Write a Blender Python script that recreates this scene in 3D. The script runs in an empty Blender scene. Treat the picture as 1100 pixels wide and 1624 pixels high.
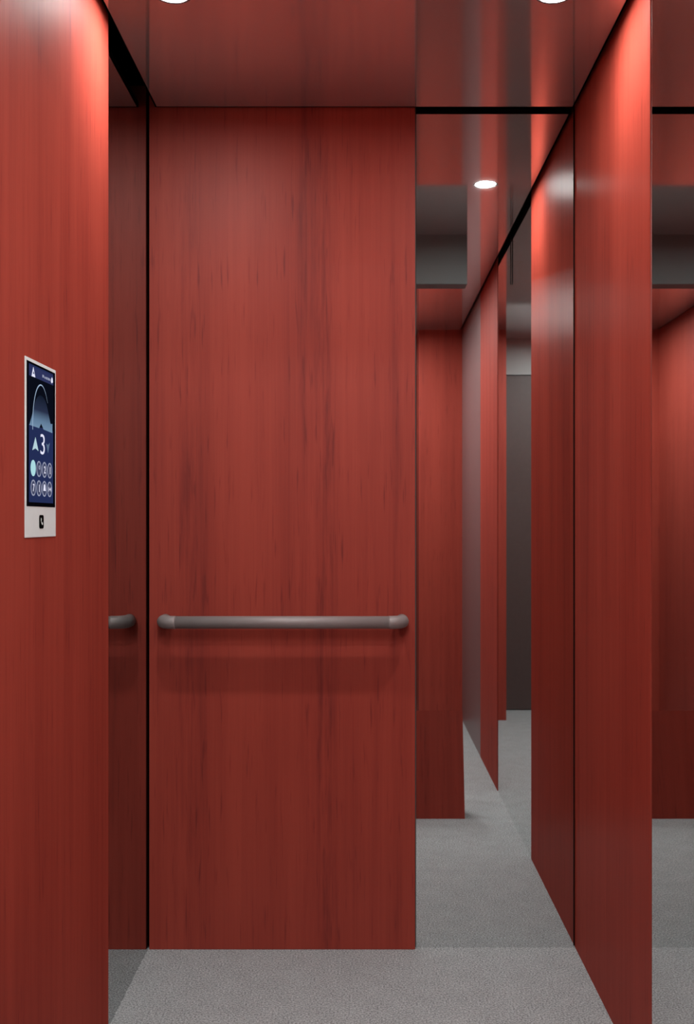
import bpy, bmesh, math
from mathutils import Vector

scene = bpy.context.scene
COL = scene.collection

# ------------------------------------------------------------------ numbers
# X right, Y away from the camera, Z up.  Back wall wood face is Y = 0.
CAM_Y, CAM_Z = -2.8, 1.1197
H = 2.2                       # ceiling height
WOOD_R, MIR_R = 0.556, 0.558  # right wall faces
WOOD_L, MIR_L = -0.548, -0.564
MIR_B = 0.014                 # back mirror face
FRONT = -1.203                # front edge of the cabin
LOBBY = -3.52                 # lobby wall behind the camera

# ------------------------------------------------------------------ helpers
def link(o):
    COL.objects.link(o)
    return o

def add_box(bm, x0, x1, y0, y1, z0, z1):
    vs = [bm.verts.new((x, y, z)) for x in (x0, x1) for y in (y0, y1) for z in (z0, z1)]
    for f in ((0, 1, 3, 2), (4, 6, 7, 5), (0, 4, 5, 1), (2, 3, 7, 6), (0, 2, 6, 4), (1, 5, 7, 3)):
        bm.faces.new([vs[i] for i in f])

def bevel_all(bm, w, seg=2):
    bmesh.ops.bevel(bm, geom=bm.edges[:], offset=w, segments=seg, affect='EDGES', profile=0.5)

def box_bm(x0, x1, y0, y1, z0, z1, bevel=0.0, seg=2):
    bm = bmesh.new()
    add_box(bm, x0, x1, y0, y1, z0, z1)
    if bevel:
        bevel_all(bm, bevel, seg)
    return bm

def obj(name, bm, mat, parent=None, smooth=False, origin=None):
    bmesh.ops.recalc_face_normals(bm, faces=bm.faces[:])
    me = bpy.data.meshes.new(name)
    if origin is not None:
        bmesh.ops.translate(bm, verts=bm.verts[:], vec=-Vector(origin))
    bm.to_mesh(me)
    bm.free()
    if mat:
        me.materials.append(mat)
    if smooth:
        for p in me.polygons:
            p.use_smooth = True
    o = bpy.data.objects.new(name, me)
    if origin is not None:
        o.location = origin
    if parent is not None:
        o.parent = parent
    return link(o)

def struct(name, bm, mat, parent=None, **kw):
    o = obj(name, bm, mat, parent, **kw)
    if parent is None:
        o['kind'] = 'structure'
    return o

def thing(name, label, cat, loc, group=None):
    o = bpy.data.objects.new(name, None)
    o.empty_display_size = 0.05
    o.location = loc
    o['label'] = label
    o['category'] = cat
    if group:
        o['group'] = group
    return link(o)

def tag(o, label, cat, group=None):
    o['label'] = label
    o['category'] = cat
    if group:
        o['group'] = group
    return o

# ------------------------------------------------------------------ materials
def new_mat(name):
    m = bpy.data.materials.new(name)
    m.use_nodes = True
    nt = m.node_tree
    nt.nodes.clear()
    out = nt.nodes.new('ShaderNodeOutputMaterial')
    return m, nt, out

def N(nt, typ, **props):
    n = nt.nodes.new(typ)
    for k, v in props.items():
        setattr(n, k, v)
    return n

def setin(n, **kw):
    for k, v in kw.items():
        n.inputs[k.replace('_', ' ')].default_value = v
    return n

def principled(nt, out, color=(.5, .5, .5), rough=.5, metal=0., spec=.5):
    b = N(nt, 'ShaderNodeBsdfPrincipled')
    b.inputs['Base Color'].default_value = (*color, 1)
    b.inputs['Roughness'].default_value = rough
    b.inputs['Metallic'].default_value = metal
    b.inputs['Specular IOR Level'].default_value = spec
    nt.links.new(b.outputs[0], out.inputs[0])
    return b

def plain(name, color, rough=.5, metal=0., spec=.5, noise=0.0, nscale=60):
    m, nt, out = new_mat(name)
    b = principled(nt, out, color, rough, metal, spec)
    if noise:
        tc = N(nt, 'ShaderNodeTexCoord')
        nz = setin(N(nt, 'ShaderNodeTexNoise'), Scale=nscale, Detail=4.)
        nt.links.new(tc.outputs['Object'], nz.inputs['Vector'])
        mx = N(nt, 'ShaderNodeMix', data_type='RGBA')
        mx.inputs['A'].default_value = (*[c * (1 - noise) for c in color], 1)
        mx.inputs['B'].default_value = (*[min(1, c * (1 + noise)) for c in color], 1)
        nt.links.new(nz.outputs['Fac'], mx.inputs['Factor'])
        nt.links.new(mx.outputs['Result'], b.inputs['Base Color'])
    return m

def emit(name, color, strength=1.0):
    m, nt, out = new_mat(name)
    e = N(nt, 'ShaderNodeEmission')
    e.inputs[0].default_value = (*color, 1)
    e.inputs[1].default_value = strength
    nt.links.new(e.outputs[0], out.inputs[0])
    return m

def math_node(nt, op, a, b=None):
    n = N(nt, 'ShaderNodeMath', operation=op)
    for i, v in enumerate((a, b)):
        if v is None:
            continue
        if hasattr(v, 'links'):
            nt.links.new(v, n.inputs[i])
        else:
            n.inputs[i].default_value = v
    return n.outputs[0]

WOOD_DARK = (.190, .0250, .0190)
WOOD_MID = (.290, .0405, .0262)
WOOD_LIGHT = (.350, .0530, .0335)

def wood(name, seed, bands=(), rough=.52, fac=.02, rise=.035, xonly=False):
    """Red stained veneer, grain running upright; bands = (position, width, depth) of darker figure."""
    m, nt, out = new_mat(name)
    b = principled(nt, out, WOOD_MID, .6, 0, 0.)
    gl = N(nt, 'ShaderNodeBsdfGlossy')
    gl.inputs['Color'].default_value = (1, 1, 1, 1)
    gl.inputs['Roughness'].default_value = rough
    lw = setin(N(nt, 'ShaderNodeLayerWeight'), Blend=.5)
    mixs = N(nt, 'ShaderNodeMixShader')
    nt.links.new(math_node(nt, 'ADD', math_node(nt, 'MULTIPLY', lw.outputs['Facing'], rise), fac), mixs.inputs[0])
    nt.links.new(b.outputs[0], mixs.inputs[1])
    nt.links.new(gl.outputs[0], mixs.inputs[2])
    nt.links.new(mixs.outputs[0], out.inputs[0])
    tc = N(nt, 'ShaderNodeTexCoord')
    sep = N(nt, 'ShaderNodeSeparateXYZ')
    nt.links.new(tc.outputs['Object'], sep.inputs[0])
    s = sep.outputs['X'] if xonly else math_node(nt, 'ADD', sep.outputs['X'], sep.outputs['Y'])
    z = sep.outputs['Z']
    def grain(su, sz, detail, off, rough=.55):
        cb = N(nt, 'ShaderNodeCombineXYZ')
        nt.links.new(math_node(nt, 'MULTIPLY', s, su), cb.inputs[0])
        nt.links.new(math_node(nt, 'MULTIPLY', z, sz), cb.inputs[1])
        cb.inputs[2].default_value = off + seed * 3.7
        nz = setin(N(nt, 'ShaderNodeTexNoise'), Scale=1., Detail=detail, Roughness=rough)
        nt.links.new(cb.outputs[0], nz.inputs['Vector'])
        return nz.outputs['Fac']
    broad = grain(9, .45, 2, 0.3)
    mid = grain(46, 1.1, 4, 5.1, .6)
    fine = grain(330, 2.2, 3, 9.7)
    fleck = grain(120, 7.0, 2, 14.2)
    cloud = grain(5, 3.2, 3, 21.)
    v = math_node(nt, 'ADD', math_node(nt, 'MULTIPLY', broad, .44), math_node(nt, 'MULTIPLY', mid, .38))
    v = math_node(nt, 'ADD', v, math_node(nt, 'MULTIPLY', fine, .17))
    v = math_node(nt, 'ADD', v, math_node(nt, 'MULTIPLY', cloud, .12))
    fl = math_node(nt, 'MULTIPLY', math_node(nt, 'MAXIMUM', math_node(nt, 'SUBTRACT', fleck, .60), 0.), 1.3)
    v = math_node(nt, 'SUBTRACT', v, fl)
    for pos, width, depth in bands:
        wob = math_node(nt, 'MULTIPLY', math_node(nt, 'SUBTRACT', grain(3, 2.0, 3, 30 + pos), .5), .035)
        d = math_node(nt, 'DIVIDE', math_node(nt, 'ADD', math_node(nt, 'SUBTRACT', s, pos), wob), width)
        g = math_node(nt, 'POWER', 2.718, math_node(nt, 'MULTIPLY', math_node(nt, 'MULTIPLY', d, d), -1.))
        pat = math_node(nt, 'MULTIPLY', math_node(nt, 'MAXIMUM', math_node(nt, 'SUBTRACT', grain(70, 4.5, 4, 40 + pos, .65), .36), 0.), 2.4)
        g = math_node(nt, 'MULTIPLY', g, pat)
        v = math_node(nt, 'SUBTRACT', v, math_node(nt, 'MULTIPLY', g, depth))
    ramp = N(nt, 'ShaderNodeValToRGB')
    cr = ramp.color_ramp
    cr.elements[0].position = .30
    cr.elements[0].color = (*WOOD_DARK, 1)
    cr.elements[1].position = .66
    cr.elements[1].color = (*WOOD_LIGHT, 1)
    e = cr.elements.new(.48)
    e.color = (*WOOD_MID, 1)
    nt.links.new(v, ramp.inputs[0])
    nt.links.new(ramp.outputs[0], b.inputs['Base Color'])
    return m

def mirror(name, tint, rough=.015, metal=1.0):
    m, nt, out = new_mat(name)
    principled(nt, out, tint, rough, metal, .2)
    return m

def carpet():
    m, nt, out = new_mat('grey speckled carpet')
    b = principled(nt, out, (.23, .22, .22), .8, 0, .35)
    tc = N(nt, 'ShaderNodeTexCoord')
    n1 = setin(N(nt, 'ShaderNodeTexNoise'), Scale=230., Detail=3., Roughness=.75)
    n2 = setin(N(nt, 'ShaderNodeTexNoise'), Scale=16., Detail=3.)
    for n in (n1, n2):
        nt.links.new(tc.outputs['Object'], n.inputs['Vector'])
    v = math_node(nt, 'ADD', math_node(nt, 'MULTIPLY', n1.outputs['Fac'], .93), math_node(nt, 'MULTIPLY', n2.outputs['Fac'], .07))
    ramp = N(nt, 'ShaderNodeValToRGB')
    ramp.color_ramp.elements[0].position = .36
    ramp.color_ramp.elements[0].color = (.133, .147, .150, 1)
    ramp.color_ramp.elements[1].position = .64
    ramp.color_ramp.elements[1].color = (.56, .62, .63, 1)
    nt.links.new(v, ramp.inputs[0])
    nt.links.new(ramp.outputs[0], b.inputs['Base Color'])
    bp = setin(N(nt, 'ShaderNodeBump'), Strength=.5, Distance=.003)
    nt.links.new(n1.outputs['Fac'], bp.inputs['Height'])
    nt.links.new(bp.outputs[0], b.inputs['Normal'])
    return m

def brushed(name, color, rough):
    m, nt, out = new_mat(name)
    b = principled(nt, out, color, rough, 1.0)
    tc = N(nt, 'ShaderNodeTexCoord')
    mp = N(nt, 'ShaderNodeMapping')
    mp.inputs['Scale'].default_value = (400, 400, 4)
    nt.links.new(tc.outputs['Object'], mp.inputs[0])
    nz = setin(N(nt, 'ShaderNodeTexNoise'), Scale=1., Detail=2.)
    nt.links.new(mp.outputs[0], nz.inputs['Vector'])
    r = math_node(nt, 'ADD', math_node(nt, 'MULTIPLY', nz.outputs['Fac'], .1), rough - .05)
    nt.links.new(r, b.inputs['Roughness'])
    return m

M_WOOD_BACK = wood('red wood back', 1.0, [(-.10, .030, .30), (-.155, .014, .16), (.09, .014, .14), (-.46, .04, .20)])
M_WOOD_SIDE = wood('red wood side', 4.0, (), .30, .05, .0)
M_WOOD_CTRL = wood('red wood control wall', 7.0, (), .48, .024, .0)
M_WOOD_APRON = wood('red wood apron', 12.0, xonly=True)
M_WOOD_LOB = wood('red wood lobby', 10.0)
M_MIRROR = mirror('clear mirror', (.765, .785, .78))
M_SMOKE = mirror('smoked mirror', (.38, .405, .40))
M_CEIL = mirror('polished ceiling', (.74, .72, .715), .075, .80)
M_BLACK = plain('black void', (.006, .006, .006), .8, 0, .2)
M_CARPET = carpet()
M_STEEL = plain('satin steel rail', (.29, .265, .26), .5, .25, .3, noise=.03)
M_DARKMETAL = plain('dark metal', (.125, .145, .145), .5, 0, .15)
M_BROWN = plain('dark brown door', (.085, .062, .058), .45, 0, .4, noise=.15)
M_MAUVE = plain('brown grey lobby panel', (.19, .115, .115), .4, 0, .5, noise=.1)
M_GREY = plain('grey header paint', (.36, .40, .40), .45, 0, .5, noise=.05)
M_WHITE = plain('white control housing', (.74, .83, .83), .5, 0, .3, noise=.03)
M_CHROME = plain('chrome trim', (.45, .42, .42), .2, 1.)
M_GLASS = plain('black screen glass', (.003, .003, .005), .6, 0, 0.)
M_ICONBLACK = plain('black symbol', (.005, .005, .005), .6, 0, 0.)
M_LAMP = emit('lamp diffuser', (1.0, .985, .965), 590.)
M_FILL_LAMP = emit('fill lamp diffuser', (1.0, .985, .97), 310.)

# ------------------------------------------------------------------ the shell
struct('floor', box_bm(-.70, .70, LOBBY - .1, .12, -.08, 0), M_CARPET)

# black carcass behind cladding and above the ceiling sheet
struct('trim_1', box_bm(-.70, .70, .026, .12, 0, 2.34), M_BLACK)             # carcass behind the back wall
struct('trim_2', box_bm(.572, .70, LOBBY - .1, .026, 0, 2.34), M_BLACK)      # carcass behind the right wall
struct('trim_3', box_bm(-.70, -.578, LOBBY - .1, .026, 0, 2.34), M_BLACK)    # carcass behind the left wall
struct('trim_4', box_bm(-.70, .70, LOBBY - .1, .12, 2.34, 2.40), M_BLACK)    # unseen roof slab added above the ceiling void to block light

# ceiling: one polished sheet with a shadow gap all round and holes for the lamps
LAMP_R = .0325
lamps = [(-.391, -.605), (.391, -.605)]
fill_lamps = [(-.06, -1.75), (-.05, -2.30), (-.05, -2.85)]
FILL_R = .06
def ceiling_bm():
    bm = bmesh.new()
    x0, x1, y0, y1 = -.542, .548, LOBBY + .004, -.008
    # grid of cells, each lamp cell gets a round hole
    xs = sorted({x0, x1, *[c + s * .06 for c in (-.391, .391) for s in (-1, 1)]})
    ys = sorted({y0, y1, *[c + s * .06 for c in (-.605,) for s in (-1, 1)]})
    for zt, in ((H,), (H + .012,)):
        cache = {}
        def V(x, y):
            k = (round(x, 5), round(y, 5))
            if k not in cache:
                cache[k] = bm.verts.new((x, y, zt))
            return cache[k]
        for i in range(len(xs) - 1):
            for j in range(len(ys) - 1):
                a, b_, c, d = xs[i], xs[i + 1], ys[j], ys[j + 1]
                hit = [l for l in lamps if a < l[0] < b_ and c < l[1] < d]
                if not hit:
                    bm.faces.new((V(a, c), V(b_, c), V(b_, d), V(a, d)))
                    continue
                lx, ly = hit[0]
                n = 48
                ring_o, ring_i = [], []
                for k in range(n):
                    t = 2 * math.pi * (k + .0) / n + math.pi / 4
                    cx, sy = math.cos(t), math.sin(t)
                    mx = max(abs(cx), abs(sy))
                    ring_o.append(V(lx + .06 * cx / mx, ly + .06 * sy / mx))
                    ring_i.append(V(lx + .0385 * cx, ly + .0385 * sy))
                for k in range(n):
                    bm.faces.new((ring_o[k], ring_o[(k + 1) % n], ring_i[(k + 1) % n], ring_i[k]))
    return bm
def ceiling_edges():
    bm = bmesh.new()
    x0, x1, y0, y1 = -.542, .548, LOBBY + .004, -.008
    add_box(bm, x0, x1, y1 - .004, y1, H, H + .012)
    add_box(bm, x0, x0 + .004, y0, y1, H, H + .012)
    add_box(bm, x1 - .004, x1, y0, y1, H, H + .012)
    return bm
ceil = struct('ceiling', ceiling_bm(), M_CEIL)
obj('edge', ceiling_edges(), M_BLACK, ceil)

# ------------------------------------------------------------------ cladding
# back wall: wood panel left, mirror right
struct('wall_back', box_bm(-.560, .1353, 0, .020, 0, H + .06, .0012, 2), M_WOOD_BACK)
# right wall: wood from the corner, then mirror, then lobby wood and a brown panel
YS1, YS2, YS3 = -.722, -1.62, -2.26
struct('wall_right', box_bm(WOOD_R, .572, YS1, .022, 0, H + .06, .0008, 1), M_WOOD_SIDE)
struct('wall_right_lobby', box_bm(WOOD_R, .572, YS3, YS2, 0, H + .06, .0008, 1), M_WOOD_LOB)
struct('wall_right_end', box_bm(WOOD_R, .572, LOBBY, YS3 - .003, 0, H + .06, .0008, 1), M_MAUVE)
# left wall: mirror by the corner, then the wood control wall, then lobby wood
YL1 = -.497
struct('wall_left', box_bm(-.578, WOOD_L, FRONT - .08, YL1, 0, H + .06, .0012, 2), M_WOOD_CTRL)
struct('wall_left_lobby', box_bm(-.578, WOOD_L, LOBBY, FRONT - .084, 0, H + .06, .0008, 1), M_WOOD_LOB)

def mirror_thing(name, label, loc, bm_glass, mat, bm_edge):
    t = thing(name, label, 'mirror', loc)
    g = obj('mirror_glass', bm_glass, mat, t)
    g.matrix_parent_inverse = t.matrix_basis.inverted()
    e = obj('edge_strip', bm_edge, M_DARKMETAL, t)
    e.matrix_parent_inverse = t.matrix_basis.inverted()
    return t
mirror_thing('wall_mirror', 'tall floor-to-ceiling mirror set into the back wall beside the handrail panel',
             (.346, .02, 0), box_bm(.1385, .5515, MIR_B, .024, .0, H + .06), M_MIRROR,
             box_bm(.1362, .1382, MIR_B + .002, .024, 0, H + .06))
mirror_thing('wall_mirror', 'tall mirror next to the red side panel, showing red wood above grey floor',
             (.565, (YS1 + YS2) / 2, 0), box_bm(MIR_R, .570, YS2 + .002, YS1 - .0015, 0, H + .06), M_MIRROR,
             box_bm(MIR_R + .001, .570, YS1 - .0014, YS1 - .0002, 0, H + .06))
mirror_thing('wall_mirror', 'narrow dark mirror strip on the left wall reflecting the end of the handrail',
             (-.571, YL1 / 2, 0), box_bm(-.576, MIR_L, YL1 + .0015, .022, 0, H + .06), M_SMOKE,
             box_bm(-.576, MIR_L - .001, YL1 + .0002, YL1 + .0014, 0, H + .06))

# ------------------------------------------------------------------ front of the cabin and the lobby behind the camera
def apron_bm():
    bm = bmesh.new()
    prof = [(FRONT, 0), (FRONT - .098, .39), (FRONT - .101, .389), (FRONT - .112, .30), (FRONT - .112, 0)]
    a = [bm.verts.new((-.547, y, z)) for y, z in prof]
    b = [bm.verts.new((.382, y, z)) for y, z in prof]
    bm.faces.new(a)
    bm.faces.new(b[::-1])
    for i in range(5):
        bm.faces.new((a[i], a[(i + 1) % 5], b[(i + 1) % 5], b[i]))
    return bm
struct('wall_front', apron_bm(), M_WOOD_APRON)                      # low wooden apron at the entrance, sloped so the lamps brighten its face
hd = struct('trim_5', box_bm(-.548, .391, FRONT - .08, FRONT, 2.013, H + .05, .002, 1), M_DARKMETAL)     # metal header over the entrance
struct('trim_6', box_bm(.553, .5562, FRONT - .006, FRONT, 2.013, H + .05), M_BLACK)                      # slot at the end of the header
# opposite lobby wall: a dark door with wood on both sides
struct('wall_lobby', box_bm(.312, .556, LOBBY - .05, -3.2, 0, H + .06), M_WOOD_LOB)
struct('wall_lobby_corner', box_bm(-.548, -.38, LOBBY - .05, -3.2, 0, H + .06), M_WOOD_LOB)
dr = struct('door_1', box_bm(-.497, .3115, LOBBY - .045, LOBBY, .004, 1.985, .002, 1), M_BROWN)
struct('trim_7', box_bm(-.50, .322, LOBBY - .05, LOBBY, 1.99, H + .06), M_GREY)                          # grey header above the doorway

# ------------------------------------------------------------------ ceiling lamps
def ring_bm(r0, r1, z0, z1, n=64):
    bm = bmesh.new()
    prof = [(r0, z1), (r0, z0), (r0 + .0012, z0 - .0006), (r1 - .0012, z0 - .0006), (r1, z0), (r1, z1)]
    rows = [[bm.verts.new((r * math.cos(2 * math.pi * k / n), r * math.sin(2 * math.pi * k / n), z)) for k in range(n)] for r, z in prof]
    for a in range(len(rows)):
        p, q = rows[a], rows[(a + 1) % len(rows)]
        for k in range(n):
            bm.faces.new((p[k], p[(k + 1) % n], q[(k + 1) % n], q[k]))
    return bm
def disc_bm(r, z0, z1, n=64, dome=0.0):
    bm = bmesh.new()
    rows = []
    for rr, z in ((r, z1), (r, z0), (r * .7, z0 - dome * .6), (r * .35, z0 - dome)):
        rows.append([bm.verts.new((rr * math.cos(2 * math.pi * k / n), rr * math.sin(2 * math.pi * k / n), z)) for k in range(n)])
    for a in range(len(rows) - 1):
        for k in range(n):
            bm.faces.new((rows[a][k], rows[a][(k + 1) % n], rows[a + 1][(k + 1) % n], rows[a + 1][k]))
    bm.faces.new(rows[-1])
    bm.faces.new(rows[0][::-1])
    return bm
LAMP_LABELS = ['round white ceiling lamp above the red handrail panel, near the left wall',
               'round white ceiling lamp above the back mirror, near the right wall']
def make_lamp():
    t = thing('ceiling_lamp', LAMP_LABELS[0], 'ceiling lamp', (lamps[0][0], lamps[0][1], H), 'recessed ceiling lamps')
    obj('trim_ring', ring_bm(LAMP_R, .0395, -.0006, .012), M_DARKMETAL, t, smooth=False)
    obj('lamp_can', disc_bm(.0395, .0121, .04), M_BLACK, t)  # unseen cap added to keep the diffuser from lighting the ceiling void
    obj('diffuser', disc_bm(LAMP_R - .0003, .0018, .012, dome=.0008), M_LAMP, t)
    return t
# added fill lamps, hidden behind the entrance header, lighting the back wall from the front
for k, (lx, ly) in enumerate(fill_lamps):
    t = thing('ceiling_lamp', 'round unseen fill lamp added outside the entrance, behind the metal header', 'ceiling lamp', (lx, ly, H - .012), 'added fill lamps')
    obj('trim_ring', ring_bm(FILL_R, FILL_R + .008, -.0006, .012), M_DARKMETAL, t)
    obj('diffuser', disc_bm(FILL_R - .0003, .001, .0115, dome=.001), M_FILL_LAMP, t)
lamp0 = make_lamp()
for i, (lx, ly) in enumerate(lamps):
    if i == 0:
        continue
    r = lamp0.copy()
    link(r)
    r.location = (lx, ly, H)
    r['label'] = LAMP_LABELS[i]
    for ch in list(lamp0.children):
        c = ch.copy()
        link(c)
        c.parent = r

# ------------------------------------------------------------------ handrail
def tube(bm, pts, rad, n=24, cap=(True, True)):
    pts = [Vector(p) for p in pts]
    up = Vector((0, 0, 1))
    rows = []
    for i, p in enumerate(pts):
        d = (pts[min(i + 1, len(pts) - 1)] - pts[max(i - 1, 0)]).normalized()
        a = d.cross(up).normalized()
        b = a.cross(d).normalized()
        r = rad[i] if isinstance(rad, (list, tuple)) else rad
        rows.append([bm.verts.new(p + a * r * math.cos(2 * math.pi * k / n) + b * r * math.sin(2 * math.pi * k / n)) for k in range(n)])
    for i in range(len(rows) - 1):
        for k in range(n):
            bm.faces.new((rows[i][k], rows[i][(k + 1) % n], rows[i + 1][(k + 1) % n], rows[i + 1][k]))
    if cap[0]:
        bm.faces.new(rows[0][::-1])
    if cap[1]:
        bm.faces.new(rows[-1])
RZ, RY, RR = .861, -.058, .0162
RX0, RX1 = -.517, .1005          # centre lines of the two returns
rail = thing('handrail', 'horizontal satin steel handrail with bent ends on the red back panel', 'handrail', ((RX0 + RX1) / 2, 0, RZ))
def prel(o):
    o.matrix_parent_inverse = rail.matrix_basis.inverted()
    return o
bm = bmesh.new()
BR = .032
tube(bm, [(RX0 + BR, RY, RZ), (RX1 - BR, RY, RZ)], RR, 32)
prel(obj('bar', bm, M_STEEL, rail, smooth=True))
for sx, cx in ((1, RX0), (-1, RX1)):
    bm = bmesh.new()
    pts = [(cx + sx * (BR + .004), RY, RZ)]
    for k in range(0, 11):
        t = k / 10 * math.pi / 2
        pts.append((cx + sx * (BR - BR * math.sin(t)), RY + BR - BR * math.cos(t), RZ))
    pts.append((cx, -.0002, RZ))
    tube(bm, pts, RR + .0006, 32)
    prel(obj('bent_end', bm, M_STEEL, rail, smooth=True))

# ------------------------------------------------------------------ control panel
# local frame: u = metres along the wall from the edge nearer the camera, v = height
PX = -.5465                                      # housing face
PY0, PZ0, PW, PH = -1.0688, 1.0932, .1722, .2947
panel = thing('lift_control_panel', 'upright white lift control panel with lit dark blue touch screen on the red wall',
              'control panel', (WOOD_L, PY0 + PW / 2, PZ0))
def pp(o):
    o.matrix_parent_inverse = panel.matrix_basis.inverted()
    return o
def img(x, y):
    """Where a point of the panel face lies: wall position and height for a sight line of the photo."""
    r = -PX * 606.4 / (576 - x)
    return -2.8 + 2.8 * r, CAM_Z + (827 - y) * r / 606.4
def sub(name, bm, mat, parent, smooth=False, label=None):
    o = obj(name, bm, mat, parent, smooth)
    if parent is panel:
        o.matrix_parent_inverse = panel.matrix_basis.inverted()
    if label:
        o['label'] = label
    return o
def poly_bm(pts, x, t=.0004):
    """A flat plate of outline pts [(y, z)] with its face at x, t thick."""
    bm = bmesh.new()
    a = [bm.verts.new((x, p[0], p[1])) for p in pts]
    b = [bm.verts.new((x - t, p[0], p[1])) for p in pts]
    n = len(pts)
    f = bm.faces.new(a)
    bm.faces.new(b[::-1])
    for i in range(n):
        bm.faces.new((a[i], b[i], b[(i + 1) % n], a[(i + 1) % n]))
    bmesh.ops.triangulate(bm, faces=[g for g in bm.faces if len(g.verts) > 4])
    return bm
def ring_plate(cy, cz, r0, r1, x, t=.0004, n=40, a0=0., a1=2 * math.pi, sq=1.0):
    bm = bmesh.new()
    closed = abs(a1 - a0 - 2 * math.pi) < 1e-6
    m = n if closed else n + 1
    rows = []
    for rr, xx in ((r0, x), (r1, x), (r1, x - t), (r0, x - t)):
        rows.append([bm.verts.new((xx, cy + rr * math.cos(a0 + (a1 - a0) * k / n), cz + rr * sq * math.sin(a0 + (a1 - a0) * k / n))) for k in range(m)])
    for a in range(4):
        p, q = rows[a], rows[(a + 1) % 4]
        for k in range(n):
            j = (k + 1) % m
            bm.faces.new((p[k], p[j], q[j], q[k]))
    return bm
def text_bm(txt, cy, cz, height, x, width=None, bold=0.0):
    cu = bpy.data.curves.new('txt', 'FONT')
    cu.body = txt
    cu.align_x = 'CENTER'
    cu.align_y = 'CENTER'
    cu.size = 1.0
    cu.extrude = 0.0
    cu.offset = bold
    o = bpy.data.objects.new('txt', cu)
    link(o)
    dg = bpy.context.evaluated_depsgraph_get()
    me = bpy.data.meshes.new_from_object(o.evaluated_get(dg))
    bm = bmesh.new()
    bm.from_mesh(me)
    xs = [v.co.x for v in bm.verts]
    ys = [v.co.y for v in bm.verts]
    w, h = max(xs) - min(xs), max(ys) - min(ys)
    mx, my = (max(xs) + min(xs)) / 2, (max(ys) + min(ys)) / 2
    sc = height / h
    sw = (width / w) if width else sc
    for v in bm.verts:
        v.co = Vector((x, cy + (v.co.x - mx) * sw, cz + (v.co.y - my) * sc))
    bpy.data.objects.remove(o)
    bpy.data.curves.remove(cu)
    bpy.data.meshes.remove(me)
    ext = bmesh.ops.extrude_face_region(bm, geom=bm.faces[:])
    bmesh.ops.translate(bm, verts=[e for e in ext['geom'] if isinstance(e, bmesh.types.BMVert)], vec=(.0003, 0, 0))
    return bm

E_NAVY = emit('screen navy', (.017, .026, .088), 1.)
E_HEAD = emit('screen header blue', (.028, .034, .105), 1.)
E_NIGHT = emit('screen night picture', (.003, .004, .009), 1.)
E_ARC = emit('screen arc', (.36, .48, .66), 1.)
E_WHITE = emit('screen white', (.78, .78, .95), 1.)
E_PALE = emit('screen pale arrow', (.46, .64, .70), 1.)
E_DIM = emit('screen dim arrow', (.10, .15, .24), 1.)
E_LIT = emit('screen lit button', (.40, .69, .74), 1.)
E_RING = emit('screen button ring', (.30, .32, .44), 1.)
E_DISC = emit('screen button disc', (.055, .062, .12), 1.)
def dusk():
    m, nt, out = new_mat('screen dusk glow')
    e = N(nt, 'ShaderNodeEmission')
    tc = N(nt, 'ShaderNodeTexCoord')
    sep = N(nt, 'ShaderNodeSeparateXYZ')
    nt.links.new(tc.outputs['Generated'], sep.inputs[0])
    ramp = N(nt, 'ShaderNodeValToRGB')
    cr = ramp.color_ramp
    cr.elements[0].position = 0.0
    cr.elements[0].color = (.17, .27, .40, 1)
    cr.elements[1].position = 1.0
    cr.elements[1].color = (.006, .010, .022, 1)
    a = cr.elements.new(.25)
    a.color = (.12, .20, .31, 1)
    a = cr.elements.new(.55)
    a.color = (.022, .030, .065, 1)
    nt.links.new(sep.outputs['Z'], ramp.inputs[0])
    nt.links.new(ramp.outputs[0], e.inputs[0])
    nt.links.new(e.outputs[0], out.inputs[0])
    return m
E_DUSK = dusk()

sub('housing', box_bm(WOOD_L, PX, PY0, PY0 + PW, PZ0, PZ0 + PH, .0006, 2), M_WHITE, panel)
GY0, GY1, GZ0, GZ1 = PY0 + .0068, PY0 + PW - .0060, 1.1446, PZ0 + PH - .0055
sub('screen_glass', box_bm(PX - .002, PX + .0006, GY0, GY1, GZ0, GZ1, .0005, 1), M_GLASS, panel, label='black glass screen border')
X1, X2, X3, X4 = PX + .0009, PX + .0012, PX + .0015, PX + .0018
DY0, DY1 = img(45.2, 700)[0], img(83.4, 700)[0]
DZ0, DZ1 = 1.1515, GZ1 - .004
disp = sub('display', poly_bm([(DY0, DZ0), (DY1, DZ0), (DY1, DZ1), (DY0, DZ1)], X1), E_NAVY, panel, label='dark blue lit display')
def on_disp(name, bm, mat, label=None):
    return sub(name, bm, mat, disp, label=label)
zh0 = img(50, 597)[1]
zt = img(50, 674)[1]
on_disp('status_bar', poly_bm([(DY0, zh0), (DY1, zh0), (DY1, DZ1 - .003), (DY0, DZ1 - .003)], X2), E_HEAD)
on_disp('night_picture', poly_bm([(DY0, zt), (DY1, zt), (DY1, zh0), (DY0, zh0)], X2), E_NIGHT)
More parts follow.
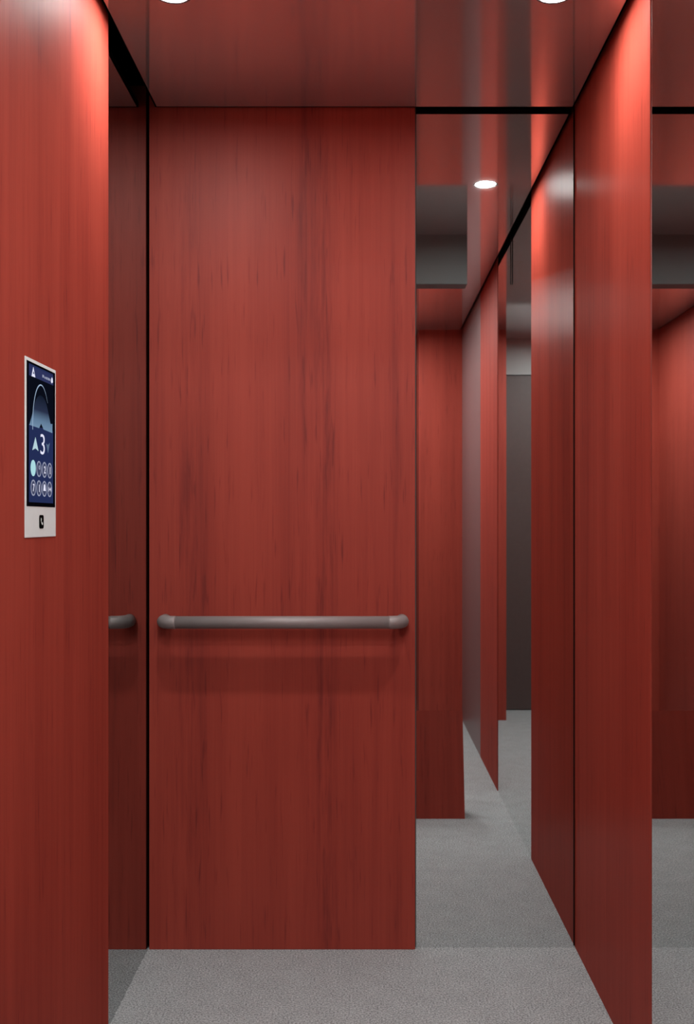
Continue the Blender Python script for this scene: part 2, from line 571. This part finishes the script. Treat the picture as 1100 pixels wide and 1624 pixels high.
# dusk glow below the arc, with a dark peak cut into its lower edge
acy = img(64, 650)[0]
zb = zt - .001
zg = zt + .030
glow = [(DY0, zb)]
glow += [(acy - .012, zb - .001), (acy, zb + .008), (acy + .014, zb - .001), (DY1 - .007, zb - .003), (DY1 - .006, zt + .012)]
top = []
for k in range(0, 25):
    t = math.pi * k / 24
    top.append((acy + .044 * math.cos(t), zt + .010 + .044 * math.sin(t)))
glow += [p for p in top if DY0 < p[0] < DY1 - .006]
on_disp('dusk_glow', poly_bm(glow, X3), E_DUSK)
arc_r = .047
zarc = img(64, 610)[1]
AY = img(63.5, 610)[0]
arad_z = zarc - zt
bm = bmesh.new()
n = 40
a0, a1 = math.radians(38), math.radians(186)
rows = []
for k in range(n + 1):
    t = a0 + (a1 - a0) * k / n
    w = .0004 + .0021 * min(1, (k / n) * 2.2)
    cy, cz = math.cos(t), math.sin(t)
    rows.append([bm.verts.new((X4, AY + (.0475 - w * s) * cy, zt + (arad_z - w * s) * cz)) for s in (0, 1)])
for k in range(n):
    bm.faces.new((rows[k][0], rows[k + 1][0], rows[k + 1][1], rows[k][1]))
on_disp('arc', bm, E_ARC)
# status symbols
def tri_pts(xc, ytop, ybase, xl, xr):
    return [img(xl, ybase), img(xr, ybase + (xr - xl) * .42), img(xc, ytop)]
bm = poly_bm([img(48.8, 596.5), img(54.6, 598.6), img(52.6, 588.5), img(51.6, 582), img(50.4, 588)], X3)
on_disp('status_symbol', bm, E_WHITE)
bm = poly_bm([img(50.6, 592.5), img(52.9, 593.3), img(51.7, 588.8)], X4)
on_disp('status_symbol_centre', bm, E_HEAD)
for xa, xb, ya, yb in ((66, 68.4, 594.2, 598.4), (69.4, 71.2, 597.2, 600.2), (72, 74, 597.8, 601.6), (74.8, 76.8, 599, 602.8), (77.4, 78.8, 600.4, 603.6)):
    on_disp('status_text', poly_bm([img(xa, yb), img(xb, yb + .8), img(xb, ya + .8), img(xa, ya)], X3), E_RING)
on_disp('bell_symbol', poly_bm([img(79.6, 605.6), img(81, 608), img(82.6, 606.2), img(82.2, 601), img(81.2, 598.4), img(80.2, 600.4)], X3), E_WHITE)
# arrows and floor number
on_disp('up_arrow', poly_bm([img(50.1, 713.8), img(55, 711), img(59.6, 715.2), img(55.0, 693.5)][::1], X3), E_PALE)
on_disp('down_arrow', poly_bm([img(72.2, 703.5), img(74.8, 706.0), img(77.6, 702.6), img(74.9, 718.5)], X3), E_DIM)
y3, z3 = img(66, 704.8)
on_disp('floor_number', text_bm('3', y3, z3, .0345, X3, .0240, -.004), E_WHITE)
# buttons
centres = [[img(51.4, 742.3), img(60.6, 743.4), img(69.3, 745), img(77.7, 746.9)],
           [img(51.6, 773.0), img(60.6, 774.3), img(69.2, 775.4), img(77.5, 776.6)]]
marks = [['', '9', '2', '1'], ['7', '1', 'bell', 'doors']]
for r_, row in enumerate(centres):
    zrow = sum(p[1] for p in row) / 4
    for c_, (cy, _) in enumerate(row):
        mk = marks[r_][c_]
        if mk == '':
            on_disp('touch_button', ring_plate(cy, zrow, .00005, .0134, X3), E_LIT, 'lit pale blue round button')
            continue
        b = bmesh.new()
        ring = ring_plate(cy, zrow, .0112, .0134, X3)
        on_disp('touch_button', ring, E_RING)
        on_disp('touch_button_face', ring_plate(cy, zrow, .00005, .0112, X2 + .0001), E_DISC)
        b.free()
        if mk == 'bell':
            bb = poly_bm([(cy - .0065, zrow - .0035), (cy + .0065, zrow - .0035), (cy + .0046, zrow + .001), (cy + .0036, zrow + .0062), (cy, zrow + .0082), (cy - .0036, zrow + .0062), (cy - .0046, zrow + .001)], X4)
            on_disp('bell_mark', bb, E_WHITE)
        elif mk == 'doors':
            bb = bmesh.new()
            for s in (-1, 1):
                q = [bb.verts.new((X4, cy + s * p[0], zrow + p[1])) for p in ((.0012, 0), (.0074, .0048), (.0074, -.0048))]
                bb.faces.new(q)
            on_disp('doors_mark', bb, E_WHITE)
        else:
            on_disp('button_digit', text_bm(mk, cy, zrow, .0125, X4, None, .01), E_WHITE if mk != '9' else E_RING)
# telephone symbol on the white lower part
cy, cz = img(65.5, 827.5)
ph = [(cy - .0095, cz - .0105), (cy + .0095, cz - .0105), (cy + .0095, cz + .0105), (cy - .0095, cz + .0105)]
def rounded(cy, cz, hw, hh, r, n=8):
    pts = []
    for sx, sz, a in ((1, 1, 0), (-1, 1, 90), (-1, -1, 180), (1, -1, 270)):
        for k in range(n + 1):
            t = math.radians(a + 90 * k / n)
            pts.append((cy + sx * (hw - r) + r * math.cos(t), cz + sz * (hh - r) + r * math.sin(t)))
    return pts
callb = sub('call_button', poly_bm(rounded(cy, cz, .0125, .0115, .005), PX + .0005, .001), M_ICONBLACK, panel, label='black telephone call button')
# white handset drawn on it: a thick arc with two blocks
bm = bmesh.new()
hs = []
for k in range(13):
    t = math.radians(150 + 150 * k / 12)
    hs.append((t, .0066))
hr = []
for t, rr in hs:
    w = .0013 if 0.25 < (t - hs[0][0]) / (hs[-1][0] - hs[0][0]) < .75 else .0029
    hr.append([bm.verts.new((PX + .0008, cy + .003 + (rr + d) * math.cos(t), cz + .003 + (rr + d) * math.sin(t))) for d in (-w, w * .6)])
for k in range(12):
    bm.faces.new((hr[k][0], hr[k + 1][0], hr[k + 1][1], hr[k][1]))
obj('handset_symbol', bm, M_WHITE, callb)

# ------------------------------------------------------------------ faint surroundings
w = bpy.data.worlds.new('World')
scene.world = w
w.use_nodes = True
bg = w.node_tree.nodes['Background']
bg.inputs[0].default_value = (.93, .96, 1.0, 1)
bg.inputs[1].default_value = .1

# ------------------------------------------------------------------ camera
cd = bpy.data.cameras.new('Camera')
cam = bpy.data.objects.new('Camera', cd)
link(cam)
cam.location = (0, CAM_Y, CAM_Z)
cam.rotation_euler = (math.pi / 2, 0, 0)
FPX = 606.4 * 2.8
cd.sensor_fit = 'VERTICAL'
cd.sensor_height = 36
cd.lens = FPX / 1624 * 36
cd.shift_x = -(576 - 550) / 1624
cd.shift_y = (827 - 812) / 1624
cd.clip_start = .01
scene.camera = cam

scene.view_settings.view_transform = 'Standard'
scene.view_settings.look = 'None'
scene.view_settings.gamma = 1
scene.view_settings.exposure = 0.0
scene.view_settings.use_curve_mapping = False
scene.cycles.max_bounces = 16
scene.cycles.glossy_bounces = 12
scene.cycles.diffuse_bounces = 6
scene.cycles.sample_clamp_indirect = 4
scene.cycles.use_denoising = True
